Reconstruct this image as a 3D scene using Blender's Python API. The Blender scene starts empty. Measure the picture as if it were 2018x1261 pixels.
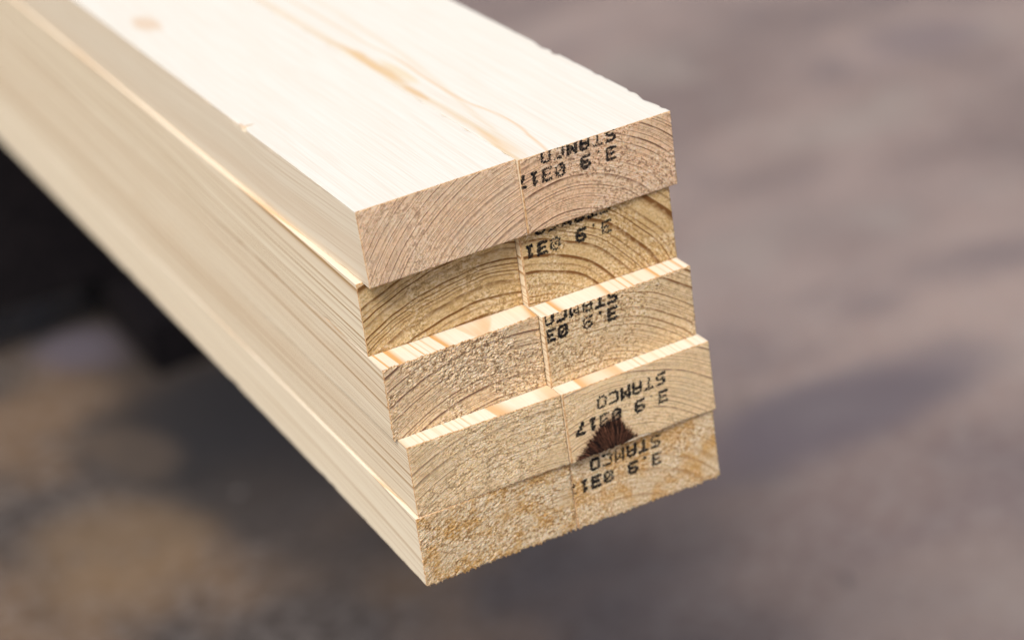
import bpy, math
import numpy as np
from mathutils import Vector, Euler

# ------------------------------------------------------------------ camera
S = bpy.context.scene
COL = S.collection
H = 0.045                                   # board thickness
cd = bpy.data.cameras.new('camera'); cam = bpy.data.objects.new('camera', cd); COL.objects.link(cam)
cam.rotation_euler = (1.12617, 0.13719, -0.46328)
cam.location = (-0.3706, -1.0710, 0.4561)
cd.sensor_fit = 'HORIZONTAL'; cd.sensor_width = 36.0
cd.lens = 36.0 * 4515.84 / 2018.0
cd.clip_start = 0.05; cd.clip_end = 500
cd.dof.use_dof = True; cd.dof.focus_distance = 1.262; cd.dof.aperture_fstop = 3.5
cd.dof.aperture_blades = 0
S.camera = cam
# ------------------------------------------------------------------ light
W = bpy.data.worlds.new('World'); S.world = W; W.use_nodes = True
wn = W.node_tree; bg = wn.nodes['Background']
sky = wn.nodes.new('ShaderNodeTexSky'); sky.sky_type = 'NISHITA'; sky.sun_disc = False
SUN = Vector((-0.43, -0.38, 0.82)).normalized()     # direction towards the sun
sky.sun_elevation = math.asin(SUN.z)
sky.sun_rotation = math.atan2(SUN.x, SUN.y)
sky.air_density = 1.0; sky.dust_density = 4.0; sky.ozone_density = 0.6
wn.links.new(sky.outputs[0], bg.inputs[0]); bg.inputs[1].default_value = 0.10
ld = bpy.data.lights.new('sun', 'SUN'); ld.energy = 2.4; ld.angle = math.radians(26); ld.color = (1.0, 0.955, 0.89)
sun = bpy.data.objects.new('sun', ld); COL.objects.link(sun)
sun.rotation_euler = (-SUN).to_track_quat('-Z', 'Y').to_euler(); sun.location = SUN * 5
S.view_settings.view_transform = 'Standard'; S.view_settings.look = 'None'
S.view_settings.exposure = 0.42; S.view_settings.gamma = 1.0; S.view_settings.use_curve_mapping = False
S.render.engine = 'CYCLES'
S.cycles.use_denoising = True

# ------------------------------------------------------------------ node helpers
class NT:
    def __init__(s, name):
        s.m = bpy.data.materials.new(name); s.m.use_nodes = True
        s.t = s.m.node_tree; s.b = s.t.nodes['Principled BSDF']
        s.tc = s.t.nodes.new('ShaderNodeTexCoord')
        sp = s.t.nodes.new('ShaderNodeSeparateXYZ'); s.t.links.new(s.tc.outputs['Object'], sp.inputs[0])
        s.x, s.y, s.z = sp.outputs
    def put(s, sock, v):
        if isinstance(v, bpy.types.NodeSocket): s.t.links.new(v, sock)
        else: sock.default_value = v
    def M(s, op, a, b=0.0, c=0.0, clamp=False):
        n = s.t.nodes.new('ShaderNodeMath'); n.operation = op; n.use_clamp = clamp
        s.put(n.inputs[0], a); s.put(n.inputs[1], b); s.put(n.inputs[2], c); return n.outputs[0]
    def vec(s, a, b, c):
        n = s.t.nodes.new('ShaderNodeCombineXYZ'); s.put(n.inputs[0], a); s.put(n.inputs[1], b); s.put(n.inputs[2], c); return n.outputs[0]
    def sc(s, kx, ky, kz, off=0.0):
        return s.vec(s.M('MULTIPLY_ADD', s.x, kx, off), s.M('MULTIPLY_ADD', s.y, ky, off * 1.7), s.M('MULTIPLY_ADD', s.z, kz, off * .6))
    def noise(s, v, det=2.0, rough=0.5, scale=1.0):
        n = s.t.nodes.new('ShaderNodeTexNoise'); n.inputs['Scale'].default_value = scale
        n.inputs['Detail'].default_value = det; n.inputs['Roughness'].default_value = rough
        s.put(n.inputs['Vector'], v); return n.outputs['Fac']
    def ss(s, v, a, b, lo=0.0, hi=1.0):
        n = s.t.nodes.new('ShaderNodeMapRange'); n.interpolation_type = 'SMOOTHSTEP'
        s.put(n.inputs[0], v); s.put(n.inputs[1], a); s.put(n.inputs[2], b); s.put(n.inputs[3], lo); s.put(n.inputs[4], hi); return n.outputs[0]
    def mix(s, f, a, b, mode='MIX'):
        n = s.t.nodes.new('ShaderNodeMix'); n.data_type = 'RGBA'; n.blend_type = mode
        def c(v): return v if isinstance(v, bpy.types.NodeSocket) else (*v, 1.0)
        s.put(n.inputs[0], f); s.put(n.inputs[6], c(a)); s.put(n.inputs[7], c(b)); return n.outputs[2]
    def curve(s, pts, x, lo, hi):
        """piecewise curve through pts, x scaled into 0..1"""
        n = s.t.nodes.new('ShaderNodeFloatCurve'); c = n.mapping.curves[0]
        P = sorted((px, (v - lo) / (hi - lo)) for px, v in pts)
        c.points[0].location = P[0]; c.points[1].location = P[-1]
        for q in P[1:-1]: c.points.new(*q)
        n.mapping.update(); s.put(n.inputs['Value'], x)
        return s.M('MULTIPLY_ADD', n.outputs[0], hi - lo, lo)
    def bump(s, h, strength, dist):
        n = s.t.nodes.new('ShaderNodeBump'); n.inputs['Strength'].default_value = strength; n.inputs['Distance'].default_value = dist
        s.put(n.inputs['Height'], h); s.put(s.b.inputs['Normal'], n.outputs[0])

def hexc(r, g, b):
    f = lambda c: ((c / 255 + .055) / 1.055) ** 2.4 if c > 10 else c / 255 / 12.92
    return (f(r), f(g), f(b))

def rings(n, g, seed):
    """growth rings as one solid texture through the whole board; returns late-wood mask 0..1 (ring_np is the same at the cut)"""
    cx, cz, sp = g['cx'], g['cz'], g['sp']
    grow = n.M('MINIMUM', n.M('MULTIPLY', n.y, 5.0), 1.0)
    n1 = n.M('MULTIPLY', grow, n.M('SUBTRACT', n.noise(n.vec(n.M('MULTIPLY_ADD', n.y, 2.2, seed), 0.0, 0.0), 2.0), .5))
    n2 = n.M('MULTIPLY', grow, n.M('SUBTRACT', n.noise(n.vec(n.M('MULTIPLY_ADD', n.y, 2.0, seed + 9.3), 4.0, 0.0), 2.0), .5))
    px = n.M('MULTIPLY_ADD', n1, g.get('wx', .03), n.M('SUBTRACT', n.x, cx)); px = n.M('MULTIPLY_ADD', n.y, g.get('tx', .0), px)
    pz = n.M('MULTIPLY_ADD', n2, g.get('wz', .03), n.M('SUBTRACT', n.z, cz)); pz = n.M('MULTIPLY_ADD', n.y, g.get('tz', .0), pz)
    r = n.M('SQRT', n.M('ADD', n.M('MULTIPLY', px, px), n.M('MULTIPLY', pz, pz)))
    S_ = lambda a, b, c, d: n.M('SINE', n.M('MULTIPLY_ADD', n.x, a, n.M('MULTIPLY_ADD', n.z, b, n.M('MULTIPLY_ADD', n.y, c, d))))
    w = n.M('ADD', n.M('MULTIPLY', S_(55, 38, 4, seed), .5), n.M('MULTIPLY', S_(131, -97, -7, 2 * seed), .25))
    w = n.M('MULTIPLY_ADD', S_(290, 240, 9, 3 * seed), .10, w)
    r = n.M('MULTIPLY_ADD', w, g.get('wob', .003), r)
    q = n.M('DIVIDE', r, sp)
    q = n.M('MULTIPLY_ADD', n.M('SINE', n.M('MULTIPLY_ADD', q, 1.37, seed)), .45, q)
    q = n.M('MULTIPLY_ADD', n.M('SINE', n.M('MULTIPLY_ADD', q, .53, seed * 2)), .8, q)
    t = n.M('FRACT', q)
    late = n.M('MULTIPLY', n.ss(t, g.get('l0', .45), .90), n.ss(t, .94, 1.0, 1.0, 0.0))
    rid = n.M('SINE', n.M('MULTIPLY', n.M('FLOOR', q), 2.399))
    return n.M('MULTIPLY', late, n.ss(rid, -.8, .9, .45, 1.2)), r
def ring_np(g, seed, x, z):
    r = np.hypot(x - g['cx'], z - g['cz'])
    w = .5 * np.sin(55 * x + 38 * z + seed) + .25 * np.sin(131 * x - 97 * z + 2 * seed) + .10 * np.sin(290 * x + 240 * z + 3 * seed)
    r = r + w * g.get('wob', .003); q = r / g['sp']
    q = q + .45 * np.sin(1.37 * q + seed); q = q + .8 * np.sin(.53 * q + 2 * seed); t = q - np.floor(q)
    s = lambda v, a, b: (lambda k: k * k * (3 - 2 * k))(np.clip((v - a) / (b - a), 0, 1))
    late = s(t, g.get('l0', .45), .90) * (1 - s(t, .94, 1.0)); rid = np.sin(np.floor(q) * 2.399)
    return late * (.45 + .75 * s(rid, -.8, .9)), r, q

def face_mat(name, g, seed, early, late, strength, streaks=(), blobs=(), tint=.35, tintc=(.55, .38, .22)):
    n = NT(name)
    L, r = rings(n, g, seed)
    soft = n.noise(n.sc(70, 1.6, 70, seed + 3), 3.0)
    f = n.M('MULTIPLY', L, n.ss(soft, .3, .7, strength * .55, strength * 1.15))
    fib = n.noise(n.sc(1500, 14, 1500, seed), 2.0, .6)
    base = n.mix(n.ss(fib, .35, .7), early, tuple(c * k for c, k in zip(early, (.93, .90, .86))))
    band = n.noise(n.sc(38, .9, 38, seed + 5), 2.0)
    base = n.mix(n.M('MULTIPLY', n.ss(band, .48, .75), tint), base, tintc)
    c = n.mix(n.M('MINIMUM', f, 1.0), base, late)
    for pts, wd, st, cc in streaks:
        yy = n.M('DIVIDE', n.y, 0.6)
        lo = min(v for _, v in pts) - .002; hi = max(v for _, v in pts) + .002
        xc = n.curve([(a / .6, b) for a, b in pts], yy, lo, hi)
        d = n.M('DIVIDE', n.M('SUBTRACT', n.M('MULTIPLY_ADD', n.noise(n.sc(30, 12, 1, seed), 2.0), .0035, n.M('SUBTRACT', n.x, .00175)), xc), wd)
        m = n.M('POWER', 2.718, n.M('MULTIPLY', n.M('MULTIPLY', d, d), -1.0))
        m = n.M('MULTIPLY', m, n.ss(n.y, .3, .6, st, st * .3))
        m = n.M('MULTIPLY', m, n.ss(n.noise(n.sc(700, 18, 0, seed + 7), 2.0), .25, .6, .45, 1.0))
        c = n.mix(m, c, cc)
    for bx, by, ra, rb, st, cc in blobs:
        dx = n.M('DIVIDE', n.M('SUBTRACT', n.x, bx), ra); dy = n.M('DIVIDE', n.M('SUBTRACT', n.y, by), rb)
        d2 = n.M('ADD', n.M('MULTIPLY', dx, dx), n.M('MULTIPLY', dy, dy))
        d2 = n.M('MULTIPLY_ADD', n.noise(n.sc(260, 40, 0, seed + 2), 2.0), 1.6, n.M('SUBTRACT', d2, .8))
        c = n.mix(n.M('MULTIPLY', n.ss(d2, .1, 1.3, 1.0, 0.0), st), c, cc)
    n.put(n.b.inputs['Base Color'], c)
    n.b.inputs['Roughness'].default_value = .62
    n.b.inputs['Specular IOR Level'].default_value = .35
    n.bump(n.M('ADD', fib, n.M('MULTIPLY', L, .6)), .25, .00015)
    return n.m

def end_mat(name, g, seed, base, pit, late, strength, mott=.8, patch=None, patchk=.5, kind='wood', tau=45):
    """cross-cut end grain: rings, torn fibre, saw scratches; kind 'ink' and 'knot' are the stamp and the dead knot in it"""
    n = NT(name)
    L, r = rings(n, g, seed)
    def attr(nm):
        a = n.t.nodes.new('ShaderNodeAttribute'); a.attribute_name = nm; return a.outputs['Fac']
    torn, halo = attr('torn'), attr('halo')
    # polar coordinates about the pith: fibres tear along the rings
    th = n.M('ARCTAN2', n.M('SUBTRACT', n.z, g['cz']), n.M('SUBTRACT', n.x, g['cx']))
    f1 = n.noise(n.vec(n.M('MULTIPLY', th, 38.0), n.M('MULTIPLY', r, 600.0), seed), 3.0, .66)
    f2 = n.noise(n.sc(850, 200, 850, seed + 6), 2.0, .6)
    f1 = n.M('ADD', n.M('MULTIPLY', f1, .6), n.M('MULTIPLY', f2, .4))
    lk = n.M('MULTIPLY', n.ss(torn, .2, .9, 1.0, .55), n.ss(n.noise(n.sc(160, 160, 160, seed + 1), 3.0, .6), .30, .55, .55, 1.1))
    L = n.M('MULTIPLY', L, lk)
    a = math.radians(tau); ca, sa = math.cos(a), math.sin(a)
    along = n.M('ADD', n.M('MULTIPLY', n.x, ca), n.M('MULTIPLY', n.z, sa))
    acr = n.M('SUBTRACT', n.M('MULTIPLY', n.z, ca), n.M('MULTIPLY', n.x, sa))
    scr = n.noise(n.vec(n.M('MULTIPLY', along, 60), n.M('MULTIPLY', acr, 1300), seed), 2.0, .6)
    big = n.noise(n.sc(65, 30, 65, seed + 4), 3.0, .6)
    if patch: base = n.mix(n.M('MULTIPLY', n.ss(big, .42, .62), patchk), base, patch)
    mk = n.M('MULTIPLY', n.ss(torn, .1, .9, .45, 1.0), mott)
    c = n.mix(n.M('MULTIPLY', n.ss(f1, .51, .575), mk), base, n.mix(.62, base, (.90, .80, .64)))
    c = n.mix(n.M('MULTIPLY', n.ss(f1, .485, .425), mk), c, pit)
    c = n.mix(n.M('MULTIPLY', n.ss(scr, .5, .72), .15), c, pit)
    c = n.mix(n.M('MINIMUM', n.M('MULTIPLY', L, strength * 1.15), 1.0), c, late)
    c = n.mix(n.M('MULTIPLY', halo, .8), c, (.22, .10, .055))
    if kind == 'ink':
        c = n.mix(n.ss(n.noise(n.sc(900, 300, 900, seed + 8), 2.0), .40, .75, 1.0, .80), c, (.010, .010, .012))
    if kind == 'knot':
        kx = n.M('SUBTRACT', n.x, .030); kz = n.M('ADD', n.z, .012)
        ph = n.M('ARCTAN2', kz, kx); kr = n.M('SQRT', n.M('ADD', n.M('MULTIPLY', kx, kx), n.M('MULTIPLY', kz, kz)))
        rad = n.noise(n.vec(n.M('MULTIPLY', ph, 20.0), n.M('MULTIPLY', kr, 130), seed), 4.0, .7)
        c = n.mix(n.ss(rad, .40, .66), (.013, .009, .008), (.105, .045, .027))
        c = n.mix(n.M('MULTIPLY', n.ss(n.noise(n.vec(n.M('MULTIPLY', ph, 22.0), n.M('MULTIPLY', kr, 60), seed + 3), 2.0), .62, .74), .6), c, (.30, .14, .08))
    n.put(n.b.inputs['Base Color'], c)
    n.b.inputs['Roughness'].default_value = 1.0
    if kind == 'wood': n.b.inputs['Subsurface Weight'].default_value = .35; n.b.inputs['Subsurface Radius'].default_value = (1.0, .55, .25); n.b.inputs['Subsurface Scale'].default_value = .0012
    n.b.inputs['Specular IOR Level'].default_value = .03
    n.bump(f1, .5, .0003)
    return n.m

# ------------------------------------------------------------------ numpy noise
def vnoise(x, y, seed):
    rs = np.random.RandomState(seed); T = rs.rand(256, 256)
    xi = np.floor(x).astype(int); yi = np.floor(y).astype(int); fx = x - xi; fy = y - yi
    fx = fx * fx * (3 - 2 * fx); fy = fy * fy * (3 - 2 * fy)
    g = lambda i, j: T[i % 256, j % 256]
    return (g(xi, yi) * (1 - fx) + g(xi + 1, yi) * fx) * (1 - fy) + (g(xi, yi + 1) * (1 - fx) + g(xi + 1, yi + 1) * fx) * fy
def fbm(x, y, seed, o=3, rough=.55):
    s = 0; a = 1; t = 0
    for i in range(o):
        s = s + a * vnoise(x * 2 ** i + 17.3 * i, y * 2 ** i + 5.1 * i, seed + i); t += a; a *= rough
    return s / t

# ------------------------------------------------------------------ stamped characters (5 x 7 dot matrix)
FONT = {'S': ('01111', '10000', '10000', '01110', '00001', '00001', '11110'), 'T': ('11111', '00100', '00100', '00100', '00100', '00100', '00100'),
        'A': ('01110', '10001', '10001', '11111', '10001', '10001', '10001'), 'M': ('10001', '11011', '10101', '10101', '10001', '10001', '10001'),
        'C': ('01111', '10000', '10000', '10000', '10000', '10000', '01111'), 'O': ('01110', '10001', '10001', '10001', '10001', '10001', '01110'),
        '3': ('11111', '00001', '00001', '01111', '00001', '00001', '11111'), '9': ('01110', '10001', '10001', '01111', '00001', '00001', '11110'),
        '0': ('01110', '10001', '10011', '10101', '11001', '10001', '01110'), '1': ('00100', '01100', '00100', '00100', '00100', '00100', '01110'),
        '7': ('11111', '00001', '00010', '00100', '00100', '01000', '01000'), '.': ('00000', '00000', '00000', '00000', '00000', '00000', '00100')}
def ink_field(U, V, lines, seed, dot=.62, tilt=0.0):
    """lines: (text, u of first letter, v of the line's middle, pitch) in mm, characters turned upside down"""
    F = np.zeros_like(U)
    for txt, u0, v0, pitch in lines:
        for k, ch in enumerate(txt):
            if ch == ' ': continue
            cu = u0 - pitch * k; cv = v0 + tilt * (cu - u0)
            for rr, row in enumerate(FONT[ch]):
                for cc, b in enumerate(row):
                    if b == '1':
                        du = -(cc - 2) * 1.22; dv = -(3 - rr) * 1.05
                        x = cu + du + .10 * dv; y = cv + dv + .04 * du
                        m = (np.abs(U - x) < 2) & (np.abs(V - y) < 2)
                        d = np.hypot(U[m] - x, V[m] - y)
                        F[m] = np.maximum(F[m], 1 - d / (dot * 2))
    brk = fbm(U * 1.5, V * 1.5, seed, 3, .8); F = F * (1 + .22 * np.sin(U * .21 + seed))
    return (F + (brk - .5) * 1.0) > .5

# ------------------------------------------------------------------ mesh helpers
def mesh_obj(name, v, f, mats, parent=None, smooth=True, mi=None):
    me = bpy.data.meshes.new(name); v = np.asarray(v, dtype=np.float32); f = np.asarray(f)
    if f.ndim == 2:
        k = f.shape[1]
        me.vertices.add(len(v)); me.vertices.foreach_set('co', v.ravel())
        me.loops.add(f.size); me.loops.foreach_set('vertex_index', f.ravel().astype(np.int32))
        me.polygons.add(len(f)); me.polygons.foreach_set('loop_start', np.arange(0, f.size, k, dtype=np.int32))
        me.update(calc_edges=True)
    else: me.from_pydata(v.tolist(), [], [list(q) for q in f])
    me.polygons.foreach_set('use_smooth', np.full(len(me.polygons), smooth))
    for m in (mats if isinstance(mats, (list, tuple)) else [mats]): me.materials.append(m)
    if mi is not None: me.polygons.foreach_set('material_index', np.asarray(mi, dtype=np.int32))
    me.validate(); o = bpy.data.objects.new(name, me); COL.objects.link(o)
    if parent: o.parent = parent
    return o
def compact(v, f):
    u, inv = np.unique(f, return_inverse=True); return v[u], inv.reshape(f.shape)

# ------------------------------------------------------------------ ground
PATCH = [(.33, 1.62, .17, .36, -.15, .96, (.009, .007, .006)), (.34, 1.30, .14, .26, -.2, .7, (.045, .032, .024)), (.35, 1.85, .22, .42, 0.0, .85, (.016, .013, .013)), (.22, 1.95, .07, .10, .3, .75, (.10, .085, .11)),  # near-black entries paint the soft shade under the stack into the ground colour
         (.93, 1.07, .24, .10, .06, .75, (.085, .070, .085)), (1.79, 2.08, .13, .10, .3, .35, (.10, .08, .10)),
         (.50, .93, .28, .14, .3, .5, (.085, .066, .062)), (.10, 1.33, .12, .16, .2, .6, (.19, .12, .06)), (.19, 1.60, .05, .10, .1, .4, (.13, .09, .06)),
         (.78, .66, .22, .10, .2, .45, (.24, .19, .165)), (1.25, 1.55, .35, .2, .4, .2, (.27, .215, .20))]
def ground():
    n = 260; ext = np.concatenate([-np.geomspace(60, 3.2, 40), np.linspace(-3, 3, n), np.geomspace(3.2, 60, 40)])
    X, Y = np.meshgrid(ext + .3, ext + 1.2, indexing='ij')
    Z = -0.905 + .016 * (fbm(X * 3.1 + 40, Y * 3.1 + 40, 5, 4) - .5) * 2 + .006 * (fbm(X * 18 + 40, Y * 18 + 40, 9, 3) - .5)
    N = len(ext); v = np.stack([X, Y, Z], -1).reshape(-1, 3)
    i, j = np.meshgrid(np.arange(N - 1), np.arange(N - 1), indexing='ij'); a = (i * N + j).ravel()
    m = NT('trodden_yard_earth')
    big = m.noise(m.sc(1.5, 1.9, 1, 3.1), 3.0, .5)
    mid = m.noise(m.sc(3.2, 3.8, 1, 8.0), 2.0, .5)
    fine = m.noise(m.sc(60, 60, 60, 1.0), 5.0, .7)
    c = m.mix(m.ss(big, .38, .62), (.165, .118, .105), (.272, .203, .176))
    c = m.mix(m.M('MULTIPLY', m.ss(mid, .52, .72), .6), c, (.110, .083, .088))
    c = m.mix(m.M('MULTIPLY', m.ss(mid, .45, .30), .5), c, (.26, .22, .19))
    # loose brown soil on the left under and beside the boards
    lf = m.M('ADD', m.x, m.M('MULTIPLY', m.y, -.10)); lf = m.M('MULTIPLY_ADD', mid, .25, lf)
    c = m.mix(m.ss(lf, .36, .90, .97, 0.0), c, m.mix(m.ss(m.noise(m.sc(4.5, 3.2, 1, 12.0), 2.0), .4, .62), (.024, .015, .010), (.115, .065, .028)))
    c = m.mix(m.M('MULTIPLY', m.ss(fine, .4, .65), .3), c, (.30, .27, .25))
    for bx, by, ra, rb, an, st, cc in PATCH:                    # damp and dirty yard patches, plus painted shade under the stack
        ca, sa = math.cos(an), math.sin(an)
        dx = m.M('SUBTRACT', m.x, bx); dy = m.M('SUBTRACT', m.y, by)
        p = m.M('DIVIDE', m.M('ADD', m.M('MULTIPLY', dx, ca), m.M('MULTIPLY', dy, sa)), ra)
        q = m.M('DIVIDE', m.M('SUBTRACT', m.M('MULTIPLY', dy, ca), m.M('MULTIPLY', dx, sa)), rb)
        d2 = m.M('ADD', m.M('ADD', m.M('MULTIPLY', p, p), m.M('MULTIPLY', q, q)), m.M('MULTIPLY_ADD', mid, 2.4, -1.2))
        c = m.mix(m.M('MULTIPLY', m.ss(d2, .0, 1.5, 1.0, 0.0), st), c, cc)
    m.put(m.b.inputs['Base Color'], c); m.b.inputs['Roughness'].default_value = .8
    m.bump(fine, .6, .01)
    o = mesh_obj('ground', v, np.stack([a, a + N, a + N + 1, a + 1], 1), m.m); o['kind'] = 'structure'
    return o
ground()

def gravel():
    """small stones trodden into the yard"""
    rs = np.random.RandomState(4); vs = []; fs = []; k = 0
    ico = [(0, 0, 1), (.9, 0, .3), (.3, .85, .3), (-.7, .5, .35), (-.7, -.5, .3), (.3, -.85, .35), (.6, .5, -.4), (-.3, .8, -.4), (-.85, 0, -.4), (-.3, -.8, -.4), (.6, -.5, -.4), (0, 0, -.8)]
    tri = [(0, 1, 2), (0, 2, 3), (0, 3, 4), (0, 4, 5), (0, 5, 1), (1, 6, 2), (2, 7, 3), (3, 8, 4), (4, 9, 5), (5, 10, 1), (2, 6, 7), (3, 7, 8), (4, 8, 9), (5, 9, 10), (1, 10, 6), (11, 7, 6), (11, 8, 7), (11, 9, 8), (11, 10, 9), (11, 6, 10)]
    ico = np.array(ico); tri = np.array(tri)
    for _ in range(900):
        x, y = rs.uniform(-1.6, 3.6), rs.uniform(-1.2, 5.2); s = rs.uniform(.002, .005) * (1 + .6 * (rs.rand() > .93))
        a = rs.rand() * 6.28; R = np.array([[math.cos(a), -math.sin(a), 0], [math.sin(a), math.cos(a), 0], [0, 0, 1]])
        p = (ico * (1 + rs.uniform(-.2, .2, (12, 1)))) * (s * rs.uniform(.8, 1.4), s, s * .6) @ R.T
        vs.append(p + (x, y, -.900)); fs.append(tri + k); k += 12
    m = NT('gravel_stone'); f = m.noise(m.sc(25, 25, 25, 2.0), 2.0)
    m.put(m.b.inputs['Base Color'], m.mix(m.ss(f, .35, .65), (.10, .085, .08), (.20, .18, .165))); m.b.inputs['Roughness'].default_value = .8
    o = mesh_obj('gravel', np.concatenate(vs), np.concatenate(fs), m.m, smooth=False); o['kind'] = 'stuff'
    o['label'] = 'small grey stones trodden into the yard ground'; o['category'] = 'gravel'
gravel()

# ------------------------------------------------------------------ boards
# key: (row, side) -> x, y of the near top left corner, width, skew of the cut across, skew of the cut down
RAW = {(1, 0): (0.00000, 0.00000, 0.09778, 0.03250, 0.03524), (1, 1): (0.09793, 0.00045, 0.09809, 0.02641, -0.02785), (2, 0): (-0.00353, 0.00993, 0.09693, 0.00273, -0.04365), (2, 1): (0.09372, 0.00569, 0.09710, -0.00350, -0.00058), (3, 0): (-0.00400, -0.00916, 0.09672, 0.02176, -0.04286), (3, 1): (0.09343, -0.01176, 0.09712, 0.02054, -0.04053), (4, 0): (-0.00167, -0.01902, 0.09514, -0.01873, -0.01726), (4, 1): (0.09396, -0.02167, 0.09761, 0.01799, -0.00838), (5, 0): (-0.00378, -0.01907, 0.09746, 0.00719, -0.03507), (5, 1): (0.09412, -0.01705, 0.09578, -0.01432, 0.00173)}
EARLY = (.72, .635, .50); LATE = (.50, .29, .125)
G = {}
G[1, 0] = dict(cx=.122, cz=-.075, sp=.0016, wx=.02, wz=.02, tz=.02, wob=0.00060, l0=.5)
G[1, 1] = dict(cx=.025, cz=-.048, sp=.0019, wx=.02, wz=.02, wob=0.00070, l0=.55)
G[2, 0] = dict(cx=.070, cz=-.092, sp=.0041, wx=.010, wz=.012, tz=-.03, wob=0.00175, l0=.5)
G[2, 1] = dict(cx=.000, cz=-.042, sp=.0042, wx=.02, wz=.02, wob=0.00200, l0=.5)
G[3, 0] = dict(cx=.070, cz=-.105, sp=.0019, wx=.010, wz=.012, tz=-.02, wob=0.00080, l0=.55)
G[3, 1] = dict(cx=.024, cz=-.062, sp=.0022, wx=.02, wz=.02, wob=0.00150, l0=.5)
G[4, 0] = dict(cx=.075, cz=-.110, sp=.0017, wx=.010, wz=.01, tz=-.015, wob=0.00060, l0=.45)
G[4, 1] = dict(cx=.026, cz=-.075, sp=.0017, wx=.02, wz=.02, wob=0.00100, l0=.5)
G[5, 0] = dict(cx=.090, cz=-.100, sp=.0034, wx=.015, wz=.02, tz=-.02, wob=0.00100)
G[5, 1] = dict(cx=.030, cz=-.050, sp=.0034, wx=.02, wz=.02, wob=0.00100)
# end grain look: base, pit, late, ring strength, mottling, patch colour, patch amount, relief in mm (clump, scratch), clump size mm, saw scratch angle
GREY = (.335, .275, .225); GPIT = (.17, .115, .08); OCH = (.33, .225, .115); OPIT = (.17, .10, .045)
E = {}
# clean: (u, v, radius mm) where the saw left a smooth face with clear rings
E[1, 0] = dict(base=(0.747, 0.527, 0.343), pit=(0.219, 0.140, 0.092), late=(0.187, 0.105, 0.070), st=0.72, mott=.55, patch=(0.673, 0.527, 0.370), pk=.5, amp=0.15, cl=1.0, ang=52, clean=[(80, 15, 30), (60, 30, 22), (15, 20, 14)])
E[1, 1] = dict(base=(0.792, 0.534, 0.333), pit=(0.219, 0.133, 0.084), late=(0.179, 0.094, 0.058), st=0.77, mott=.8, patch=(0.686, 0.514, 0.337), pk=.5, amp=0.24, cl=.9, ang=60, clean=[(20, 12, 24), (85, 36, 16), (5, 30, 12)])
E[2, 0] = dict(base=(0.589, 0.409, 0.194), pit=(0.218, 0.140, 0.062), late=(0.195, 0.098, 0.035), st=1.1, mott=0.70, patch=(0.654, 0.495, 0.282), pk=.6, amp=0.26, cl=.9, ang=20, clean=[(85, 30, 16), (12, 25, 20), (50, 10, 14)])
E[2, 1] = dict(base=(0.589, 0.399, 0.182), pit=(0.218, 0.133, 0.055), late=(0.195, 0.090, 0.031), st=1.1, mott=0.72, patch=(0.654, 0.484, 0.265), pk=.6, amp=0.29, cl=.9, ang=15, clean=[(85, 32, 18), (35, 24, 12), (8, 30, 12)])
E[3, 0] = dict(base=(0.756, 0.551, 0.331), pit=(0.164, 0.092, 0.044), late=(0.195, 0.109, 0.070), st=0.81, mott=0.85, patch=(0.675, 0.540, 0.359), pk=.5, amp=0.76, cl=1.1, ang=42, clean=[(18, 12, 22), (90, 40, 14), (55, 4, 12), (5, 36, 10)])
E[3, 1] = dict(base=(0.756, 0.551, 0.309), pit=(0.188, 0.107, 0.051), late=(0.234, 0.117, 0.051), st=0.81, mott=0.80, patch=(0.689, 0.546, 0.340), pk=.5, amp=0.38, cl=.85, ang=5, clean=[(75, 10, 20), (85, 32, 16)])
E[4, 0] = dict(base=(0.756, 0.561, 0.325), pit=(0.213, 0.132, 0.065), late=(0.234, 0.148, 0.094), st=0.54, mott=0.68, patch=(0.678, 0.538, 0.346), pk=.5, amp=0.36, cl=.85, ang=35, clean=[(10, 28, 16), (88, 6, 12)])
E[4, 1] = dict(base=(0.810, 0.602, 0.351), pit=(0.263, 0.167, 0.091), late=(0.250, 0.152, 0.101), st=0.65, mott=0.50, patch=(0.730, 0.567, 0.346), pk=.5, amp=0.22, cl=.8, ang=0, clean=[(80, 26, 26), (8, 15, 14), (30, 42, 10)])
E[5, 0] = dict(base=(.700, .545, .345), pit=(0.243, 0.125, 0.044), late=(0.328, 0.187, 0.078), st=.4, mott=0.80, patch=(0.575, 0.338, 0.110), pk=.85, amp=0.43, cl=.95, ang=25, clean=[(92, 22, 8)])
E[5, 1] = dict(base=(.700, .545, .345), pit=(0.260, 0.133, 0.044), late=(0.328, 0.179, 0.070), st=.5, mott=0.75, patch=(0.588, 0.338, 0.110), pk=.85, amp=0.38, cl=1.0, ang=5, clean=[(88, 18, 14)])
TXT = {(1, 1): ([('STAMCO', 58.4, 42.2, 8.25), ('3.9 0317', 57.6, 31.4, 8.2)], 0.0, 0, 99),
       (2, 1): ([('STAMCO', 55.2, 44.9, 8.25), ('3.9 031', 54.6, 32.8, 8.2)], 0.0, 0, 99),
       (3, 1): ([('STAMCO', 45.2, 42.8, 8.3), ('3.9 03', 44.0, 32.4, 8.1)], 0.0, 1.2, 99),
       (4, 1): ([('STAMCO', 63.4, 32.3, 7.8), ('3.9 0317', 63.8, 20.7, 7.85)], 0.018, 0, 99),
       (5, 1): ([('STAMCO', 56.4, 37.6, 8.0), ('3.9 0317', 56.0, 26.3, 8.05)], 0.01, 0, 99)}
KNOT = np.array([(3.2, 0), (8, 4.2), (12.2, 8.4), (17.5, 12.5), (22, 15.6), (26, 18.4), (31, 19.2), (35, 16.5), (37.5, 11), (39.8, 6.2), (43.5, 1.5), (44.5, 0)])
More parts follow.
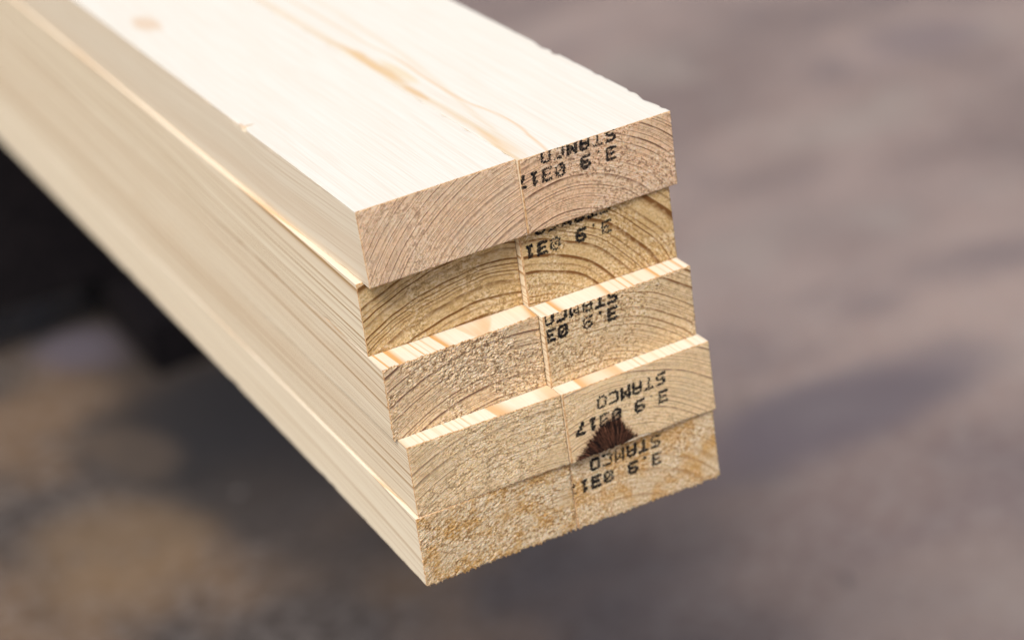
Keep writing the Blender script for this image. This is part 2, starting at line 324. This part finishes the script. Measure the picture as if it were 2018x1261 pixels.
LAB = {(1, 0): 'top row pine board left of the seam, its end without lettering',
       (1, 1): 'top row pine board with an amber resin streak, stamped STAMCO at its upper edge',
       (2, 0): 'second row pine board with widely spaced dark rings and no lettering on its end',
       (2, 1): 'second row pine board with its lettering half hidden under the board above',
       (3, 0): 'pine board in the middle row with a very coarse torn end and no lettering',
       (3, 1): 'pine board in the middle row with STAMCO stamped right along its upper edge',
       (4, 0): 'fourth row pine board with a greyish fuzzy unmarked end, beside the one with the knot',
       (4, 1): 'pine board with a dark red knot at the bottom of its end',
       (5, 0): 'lowest left pine board with a yellowish furry end and no lettering',
       (5, 1): 'lowest right pine board, yellowish end stamped STAMCO just under the knot'}
GROUP = 'pine boards stacked in five rows of two'

BOW = {1: 0.0, 2: .0024, 3: .0029, 4: .0006, 5: .0026}      # how far each row comes back into line behind its end

def body(key, w, yf, root):
    h = H - .0002; rc = .0004 if key[0] > 1 else .00025
    xs = np.concatenate([np.arange(0, .62, .0025), np.linspace(.63, 3.9, 60)])
    # cross-section, counter clockwise from the bottom left
    ring = []
    for cx, cz, a0 in ((w - rc, rc, -90), (w - rc, h - rc, 0), (rc, h - rc, 90), (rc, rc, 180)):
        for a in (0, 45, 90):
            t = math.radians(a0 + a); ring.append((cx + rc * math.cos(t), cz + rc * math.sin(t)))
    ring = np.array(ring); full = []; cid = []
    sub = .0022
    for c_ in range(4):
        three = ring[c_ * 3:c_ * 3 + 3]; prev = ring[(c_ * 3 - 1) % 12]; nxt = ring[(c_ * 3 + 3) % 12]
        d0 = (prev - three[0]) / np.linalg.norm(prev - three[0]); d1 = (nxt - three[2]) / np.linalg.norm(nxt - three[2])
        full += [three[0] + d0 * sub, *three, three[2] + d1 * sub]; cid += [-1, c_, c_, c_, -1]
    ring = np.array(full); cid = np.array(cid); n = len(ring)
    rs = np.random.RandomState(key[0] * 10 + key[1])
    V = []
    for s in xs:
        V.append(np.stack([ring[:, 0] + BOW[key[0]] * (1 - math.exp(-s / (.35 if key[0] < 3 else .16))), yf(ring[:, 0], ring[:, 1]) + s + .0005, ring[:, 1]], 1))
    V = np.array(V)                                             # sections x ring x 3
    def nick(corner, y0, half, deep):                           # a chip out of one long edge
        idx = np.where(cid == {'BR': 0, 'TR': 1, 'TL': 2, 'BL': 3}[corner])[0]
        d = np.clip(1 - np.abs(xs - y0) / half, 0, 1) * deep
        sx = -1 if 'R' in corner else 1; sz = -1 if 'T' in corner else 1
        for i in idx: V[:, i, 0] += sx * d; V[:, i, 2] += sz * d * .7
    if key == (1, 1):
        for a in ((.028, .010, .0012), (.046, .004, .0007), (.141, .006, .0016), (.158, .012, .0009), (.009, .004, .0006), (.088, .006, .0005)): nick('TR', *a)
    if key == (1, 0):
        nick('TL', .172, .006, .0014); nick('TL', .186, .010, .0006); nick('TL', .05, .004, .0003)
    for c in ('TR', 'TL', 'BL', 'BR'):
        for _ in range(10): nick(c, rs.uniform(.01, .6), rs.uniform(.002, .01), rs.uniform(.0001, .0004))
    # faint unevenness along every edge
    for i in np.where(cid >= 0)[0]:
        V[:, i, 0] += (fbm(xs * 90, xs * 0 + cid[i], 60 + key[0] * 3 + key[1], 2) - .5) * .00025
    ns = len(xs); F = []; mi = []
    for s in range(ns - 1):
        for i in range(n):
            j = (i + 1) % n
            F.append((s * n + i, (s + 1) * n + i, (s + 1) * n + j, s * n + j)); mi.append(0 if 7 <= i <= 12 else 1)
    F = np.array(F)
    ob = mesh_obj('board_body', V.reshape(-1, 3), F, [MATS[key]['top'], MATS[key]['side']], root, smooth=False, mi=mi)
    # cut end far away and under the end grain
    import bmesh
    bm = bmesh.new(); bm.from_mesh(ob.data); bm.verts.ensure_lookup_table()
    for s in (0, ns - 1):
        vv = [bm.verts[s * n + i] for i in range(n)]
        f = bm.faces.new(vv if s == 0 else vv[::-1]); f.material_index = 1
    bm.to_mesh(ob.data); bm.free()
    return ob

def end_face(key, w, yf, root):
    e = E[key]; g = G[key]; seed = key[0] * 31 + key[1] * 7
    h = H - .0002; st = .0002
    nu = int(w / st) + 1; nv = int(h / st) + 1
    U, V = np.meshgrid(np.linspace(0, w, nu), np.linspace(0, h, nv), indexing='ij')
    u, v = U * 1000, V * 1000
    a = math.radians(e['ang']); al = u * math.cos(a) + v * math.sin(a); ac = v * math.cos(a) - u * math.sin(a)
    cl = e['cl']
    sd = key[0] * 2.37 + key[1] * 5.11
    L, rr, q_ = ring_np(g, sd, U, V)
    th = np.arctan2(V - g['cz'], U - g['cx']); arc = th * (np.hypot(U - g['cx'], V - g['cz']).mean() * 1000); rm = rr * 1000
    clump = fbm(arc / (cl * 1.15) + 50, rm / (cl * .7) + 80, seed, 3, .62)
    clump2 = fbm(u / (cl * 1.1) + 11, v / (cl * 1.1) + 31, seed + 60, 2, .6)
    fuzz = vnoise(u * 2.7 + 9, v * 2.7 + 9, seed + 5)
    zone = fbm(u / 14 + 3, v / 14 + 3, seed + 9, 3)
    torn = np.clip(.75 + (zone - .5) * 1.3, 0, 1)
    for (cu, cv, cr) in e['clean']:
        d = np.hypot(u - cu, v - cv) / cr + (fbm(u / 5 + 2, v / 5 + 2, seed + 71, 2) - .5) * .9
        torn = torn * np.clip((d - .55) / .55, 0.06, 1)
    sh = np.clip((.55 * clump + .45 * clump2 - .47) * 4.6, -1, 1.1)
    disp = e['amp'] * (.14 + .86 * torn) * (sh * .5 + (fuzz - .5) * .28) + .10 * (L - .4)
    edge = np.minimum.reduce([u, w * 1000 - u, v, h * 1000 - v])
    disp = disp - .25 * np.exp(-edge / .35) * (1 + (fuzz - .5) * 2)
    if key == (4, 1):
        k = inside(KNOT, u, v); disp = disp - .25 * k
        
    Y = yf(U, V) - disp / 1000.0
    X = U.copy(); Z = V.copy()
    # ragged outline
    rag = lambda s, q: (fbm(q * 1.1, q * 0 + s, seed + 20, 3, .7) - .5)
    bt = np.exp(-v / .5); tp = np.exp(-(h * 1000 - v) / .3); lf = np.exp(-u / .3); rt = np.exp(-(w * 1000 - u) / .3)
    rk = 1.5 * {5: 1.5, 4: 1.0, 3: 1.1, 2: .7, 1: .45}[key[0]] * e['amp'] / .35
    Z -= bt * (np.clip(rag(1, u) * 2 + .1, -.3, 1) * rk) / 1000
    if key[0] in (3, 4): Z += tp * (np.clip(rag(2, u) * 1.2, -.4, .25) * rk * .8) / 1000
    elif key[0] == 1: Z += tp * (np.clip(rag(2, u) * 1.2 - .1, -.6, .05)) / 1000
    X -= lf * np.clip(rag(3, v) * 1.0, -.4, .4) * rk * .5 / 1000
    X += rt * np.clip(rag(4, v) * 1.0, -.4, .4) * rk * .5 / 1000
    if key == (4, 1):                                           # torn out piece along the lower edge and right corner
        up = 2.4 * np.exp(-((u - 46) / 7) ** 2) + 1.0 * np.exp(-((u - 74) / 9) ** 2)
        Z += np.clip(1 - v / 9, 0, 1) * up * .8 / 1000
    P = np.stack([X, Y, Z], -1)
    halo = np.zeros_like(u)
    if key == (4, 1):
        kf = knot_field(u, v, 1.0); halo = np.clip((kf + 5.5) / 5.5, 0, 1) ** 1.6
    ATT = np.stack([torn.ravel(), halo.ravel()], 1)
    idx = np.arange(nu * nv).reshape(nu, nv)
    q = np.stack([idx[:-1, :-1], idx[1:, :-1], idx[1:, 1:], idx[:-1, 1:]], -1).reshape(-1, 4)
    uc = (u[:-1, :-1] + .1).ravel(); vc = (v[:-1, :-1] + .1).ravel()
    Pv = P.reshape(-1, 3)
    ink = np.zeros(len(uc), bool); inks = []; kn = np.zeros(len(uc), bool)
    if key in TXT:
        lines, tilt, lo, hi = TXT[key]
        for ln in lines:
            one = ink_field(uc, vc, [ln], seed, 1.0, tilt) & (uc > lo) & ~ink; inks.append(one); ink |= one
    if key == (4, 1):
        kk = knot_mask(uc, vc); kn = kk & ~(ink & (vc > 16.5)); ink &= ~kn; inks = [a_ & ~kn for a_ in inks]
    rest = ~(ink | kn)
    # skirt back to the body
    bi = np.concatenate([idx[:, 0], idx[-1, 1:], idx[::-1, -1][1:], idx[0, ::-1][1:-1]])
    ring = Pv[bi].copy(); inner = ring.copy()
    inner[:, 0] = np.clip(U.ravel()[bi], .00008, w - .00008); inner[:, 2] = np.clip(V.ravel()[bi], .00008, h - .00008)
    inner[:, 1] = yf(U.ravel()[bi], V.ravel()[bi]) + .0011
    n0 = len(Pv); nb = len(bi); Pall = np.concatenate([Pv, inner])
    k = np.arange(nb); k2 = (k + 1) % nb
    skirt = np.stack([bi[k2], bi[k], n0 + k, n0 + k2], 1); ATT = np.concatenate([ATT, ATT[bi]])
    # loose fibres hanging from the edges
    rs = np.random.RandomState(seed); fv = []; ff = []
    base = len(Pall)
    nf = {1: 10, 2: 20, 3: 60, 4: 45, 5: 110}[key[0]]
    for _ in range(nf):
        side = rs.rand()
        if side < .75: uu = rs.uniform(.002, w - .002); i = int(uu / w * (nu - 1)); p0 = P[i, 2]; d = np.array([rs.uniform(-.5, .5), -rs.uniform(.1, .9), -1])
        elif side < .88: uu = rs.uniform(.002, w - .002); i = int(uu / w * (nu - 1)); p0 = P[i, -3]; d = np.array([rs.uniform(-.8, .8), -rs.uniform(.3, 1), .6])
        else: vv = rs.uniform(.002, h - .002); j = int(vv / h * (nv - 1)); p0 = P[2, j] if rs.rand() < .5 else P[-3, j]; d = np.array([-.8 if p0[0] < w / 2 else .8, -rs.uniform(.2, .8), rs.uniform(-.6, .6)])
        d = d / np.linalg.norm(d); L = rs.uniform(.0003, .0009) * (1.8 if rs.rand() > .93 else 1); wd = rs.uniform(.00008, .00022)
        side_v = np.cross(d, [0.3, 1, .2]); side_v /= np.linalg.norm(side_v); up = np.cross(d, side_v)
        b = base + len(fv)
        fv += [p0 + side_v * wd, p0 - side_v * wd * .5 + up * wd, p0 - side_v * wd * .5 - up * wd, p0 + d * L]
        ff += [(b, b + 1, b + 3, b + 3), (b + 1, b + 2, b + 3, b + 3), (b + 2, b, b + 3, b + 3)]
    # fibres standing on the rough face
    quads = np.concatenate([q[rest], skirt]); 
    def sheet(nm, quads, mats, par, mi=None):
        ui = np.unique(quads); vv, f4 = compact(Pall, quads); ob = mesh_obj(nm, vv, f4, mats, par, mi=mi)
        for c_, an in enumerate(('torn', 'halo')):
            at = ob.data.attributes.new(an, 'FLOAT', 'POINT'); at.data.foreach_set('value', ATT[ui, c_].astype(np.float32))
        return ob
    f4 = quads
    mi = np.zeros(len(f4), int); mi[len(f4) - nb:] = 1
    hh = h * 1000; ew = .30 + .35 * vnoise(uc * .6 + 3, vc * .6 + 2, seed + 40)
    mi[:len(f4) - nb] = ((vc > hh - ew) | (uc < ew * (.8 + 1.2 * key[1])) | (vc < ew * .5) | ((np.abs(uc - 22.3 - vc * .05) < .30) & (vc < 11) & (key == (5, 1))))[rest]
    o = sheet('end_grain', quads, [MATS[key]['end'], ARRIS], root, mi)
    fvv = np.array(fv); tri = np.array([f[:3] for f in ff]) - base
    t = mesh_obj('loose_fibres', fvv, tri, MATS[key]['end'], o, smooth=False); t['kind'] = 'stuff'
    for a_ in inks:
        if a_.any(): sheet('printed_lettering', q[a_], MATS[key]['ink'], o)
    if kn.any():
        sheet('knot', q[kn], MATS[key]['knot'], o)
    return o

def inside(poly, u, v):
    top = np.interp(u, poly[:, 0], poly[:, 1], left=-1, right=-1); return (v < top).astype(float)
def knot_field(u, v, k=1.0):
    """millimetres inside (+) or outside (-) the knot; ragged rays run out of the dark core"""
    ph = np.arctan2(v + 12, u - 30)
    top = np.interp(u, KNOT[:, 0], KNOT[:, 1], left=-9, right=-9)
    ray = (vnoise(ph * 14 + 30, v * .12 + 2, 77) - .5) * 3.0 + (vnoise(ph * 75 + 160, v * .15 + 2, 78) - .5) * 5.5 + (vnoise(ph * 150 + 330, v * .3 + 2, 79) - .5) * 3.5
    return top - v + ray * np.clip(1.15 - (v / 19) * .6, .2, 1) * k
def knot_mask(u, v): return knot_field(u, v) > 0

MATS = {}
n = NT('sawn_arris'); f = n.noise(n.sc(500, 500, 500, 1.0), 3.0, .6)
n.put(n.b.inputs['Base Color'], n.mix(n.ss(f, .35, .65), (.42, .22, .09), (.70, .47, .25))); n.b.inputs['Roughness'].default_value = .7; ARRIS = n.m  # orange tint paints in the glow of light through the sawn edge
for key, (x, y, w, sa, sb) in RAW.items():
    g = G[key]; e = E[key]; seed = key[0] * 2.37 + key[1] * 5.11
    kw = dict(streaks=(), blobs=())
    if key == (1, 1):
        OR = (.62, .43, .21)
        kw = dict(streaks=[([(0, .0008), (.026, .0022), (.05, .0050), (.093, .0058), (.14, .004), (.19, .0035), (.24, .004), (.3, .003), (.6, .004)], .0028, .62, OR),
                           ([(0, .018), (.03, .0215), (.065, .024), (.11, .020), (.16, .0195), (.21, .021), (.26, .019), (.6, .018)], .0010, .65, (.66, .42, .2)),
                           ([(0, .003), (.02, .009), (.045, .010), (.06, .012), (.3, .03), (.6, .03)], .0022, .28, OR)],
                  blobs=[(.012, .19, .0045, .035, .5, (.66, .50, .25)), (.0065, .215, .004, .055, .7, (.64, .42, .19)), (.004, .148, .003, .02, .5, (.62, .38, .16)),
                         (.004, .035, .004, .03, .4, (.68, .46, .24))])
    if key == (1, 0):
        kw = dict(blobs=[(.022, .425, .009, .026, .5, (.58, .36, .18)), (.004, .174, .004, .0015, .8, (.52, .33, .16)), (.0, .178, .002, .005, .7, (.5, .3, .15))])
    topst = {1: .07, 2: .5, 3: 1.15, 4: .7, 5: .5}[key[0]]
    sidest = {1: .35, 2: 1.1, 3: 1.0, 4: .8, 5: .5}[key[0]]
    top_early = (.73, .70, .625) if key[0] == 1 else (.76, .69, .57)
    side_early = {1: (.79, .70, .55), 2: (.85, .75, .57), 3: (.85, .745, .565), 4: (.85, .745, .565), 5: (.87, .77, .59)}[key[0]]
    D = {}
    D['top'] = face_mat('planed_pine_top', dict(g, l0=.6 if key[0] > 1 else g['l0']), seed, top_early, (.60, .34, .13) if key[0] > 1 else (.56, .40, .22), topst, tint=.0 if key[0] == 1 else .25, tintc=(.72, .46, .24), **kw)
    D['side'] = face_mat('planed_pine_edge', g, seed, side_early, (.44, .27, .12), sidest, tint=.28, tintc=(.66, .48, .31))
    for kk in ('end', 'ink', 'knot'):
        if kk == 'ink' and key not in TXT: continue
        if kk == 'knot' and key != (4, 1): continue
        D[kk] = end_mat({'end': 'sawn_end_grain', 'ink': 'black_stamp_ink', 'knot': 'dead_knot'}[kk], g, seed, e['base'], e['pit'], e['late'], e['st'], e['mott'], e['patch'], e['pk'], {'end': 'wood'}.get(kk, kk), e['ang'])
    MATS[key] = D
    root = bpy.data.objects.new('pine_board', None); COL.objects.link(root)
    root.empty_display_size = .05
    root.location = (x, y, -H * key[0])
    root['label'] = LAB[key]; root['category'] = 'board'; root['group'] = GROUP
    yf = (lambda sa, sb: (lambda U, V: sa * U - sb * (H - V)))(sa, sb)
    body(key, w, yf, root)
    end_face(key, w, yf, root)

# ------------------------------------------------------------------ added timbers under the stack, near-black to supply the shade there
import bmesh
n = NT('shade_black_timber'); f = n.noise(n.sc(60, 60, 60, 1.0), 4.0, .6)
n.put(n.b.inputs['Base Color'], n.mix(n.ss(f, .35, .65), (.006, .005, .006), (.014, .011, .012))); n.b.inputs['Roughness'].default_value = .8  # near-black base colour stands in for shade beneath the boards
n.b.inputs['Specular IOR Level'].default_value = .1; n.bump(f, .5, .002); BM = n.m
def timber(name, p0, p1, seed, label, group):
    # added squared timber with worn edges between two corners
    rs = np.random.RandomState(seed); p0 = np.array(p0); p1 = np.array(p1); d = p1 - p0
    ax = int(np.argmax(d[:2])); o_ = 1 - ax; e = .006; N = 24
    prof = [(e, 0), (d[o_] - e, 0), (d[o_], e), (d[o_], d[2] - e), (d[o_] - e, d[2]), (e, d[2]), (0, d[2] - e), (0, e)]
    bm = bmesh.new(); V = []
    for i in range(N + 1):
        s = d[ax] * i / N; row = []
        for a, b in prof:
            q = np.zeros(3); q[ax] = s; q[o_] = a + (rs.uniform(-.0015, .0015) if 0 < i else 0); q[2] = b - (rs.uniform(0, .0012) if b > e and b < d[2] else 0)
            row.append(bm.verts.new(tuple(q)))
        V.append(row)
    for i in range(N):
        for k in range(8): bm.faces.new((V[i][k], V[i][(k + 1) % 8], V[i + 1][(k + 1) % 8], V[i + 1][k]))
    bm.faces.new(V[0][::-1]); bm.faces.new(V[-1]); bmesh.ops.recalc_face_normals(bm, faces=bm.faces)
    me = bpy.data.meshes.new(name); bm.to_mesh(me); bm.free(); me.materials.append(BM)
    o = bpy.data.objects.new(name, me); COL.objects.link(o); o.location = tuple(p0)
    o['label'] = label; o['category'] = 'timber'; o['group'] = group
timber('added_ground_timber', (.29, 1.80, -.915), (.41, 4.1, -.84), 1, 'long added timber filling in the dark on the ground under the left side of the stack', 'added dark timbers under the stack')
timber('added_ground_timber', (.45, 1.98, -.915), (.57, 4.2, -.84), 2, 'long added timber filling in the dark on the ground under the right side of the stack', 'added dark timbers under the stack')
timber('added_trestle_block', (-.05, 2.00, -.8395), (.60, 2.14, -.500), 3, 'added dark cross block carrying the pile nearer the stamped ends', 'added dark timbers under the stack')
timber('added_bearer', (-.004, 2.02, -.4995), (.197, 2.12, -.2252), 4, 'added dark upper block directly under the boards, nearer the stamped ends', 'added dark timbers under the stack')
timber('added_trestle_block', (-.05, 3.55, -.8395), (.60, 3.69, -.500), 5, 'added dark cross block carrying the pile at its far end', 'added dark timbers under the stack')
timber('added_bearer', (-.004, 3.57, -.4995), (.197, 3.67, -.2252), 6, 'added dark upper block directly under the boards at their far end', 'added dark timbers under the stack')
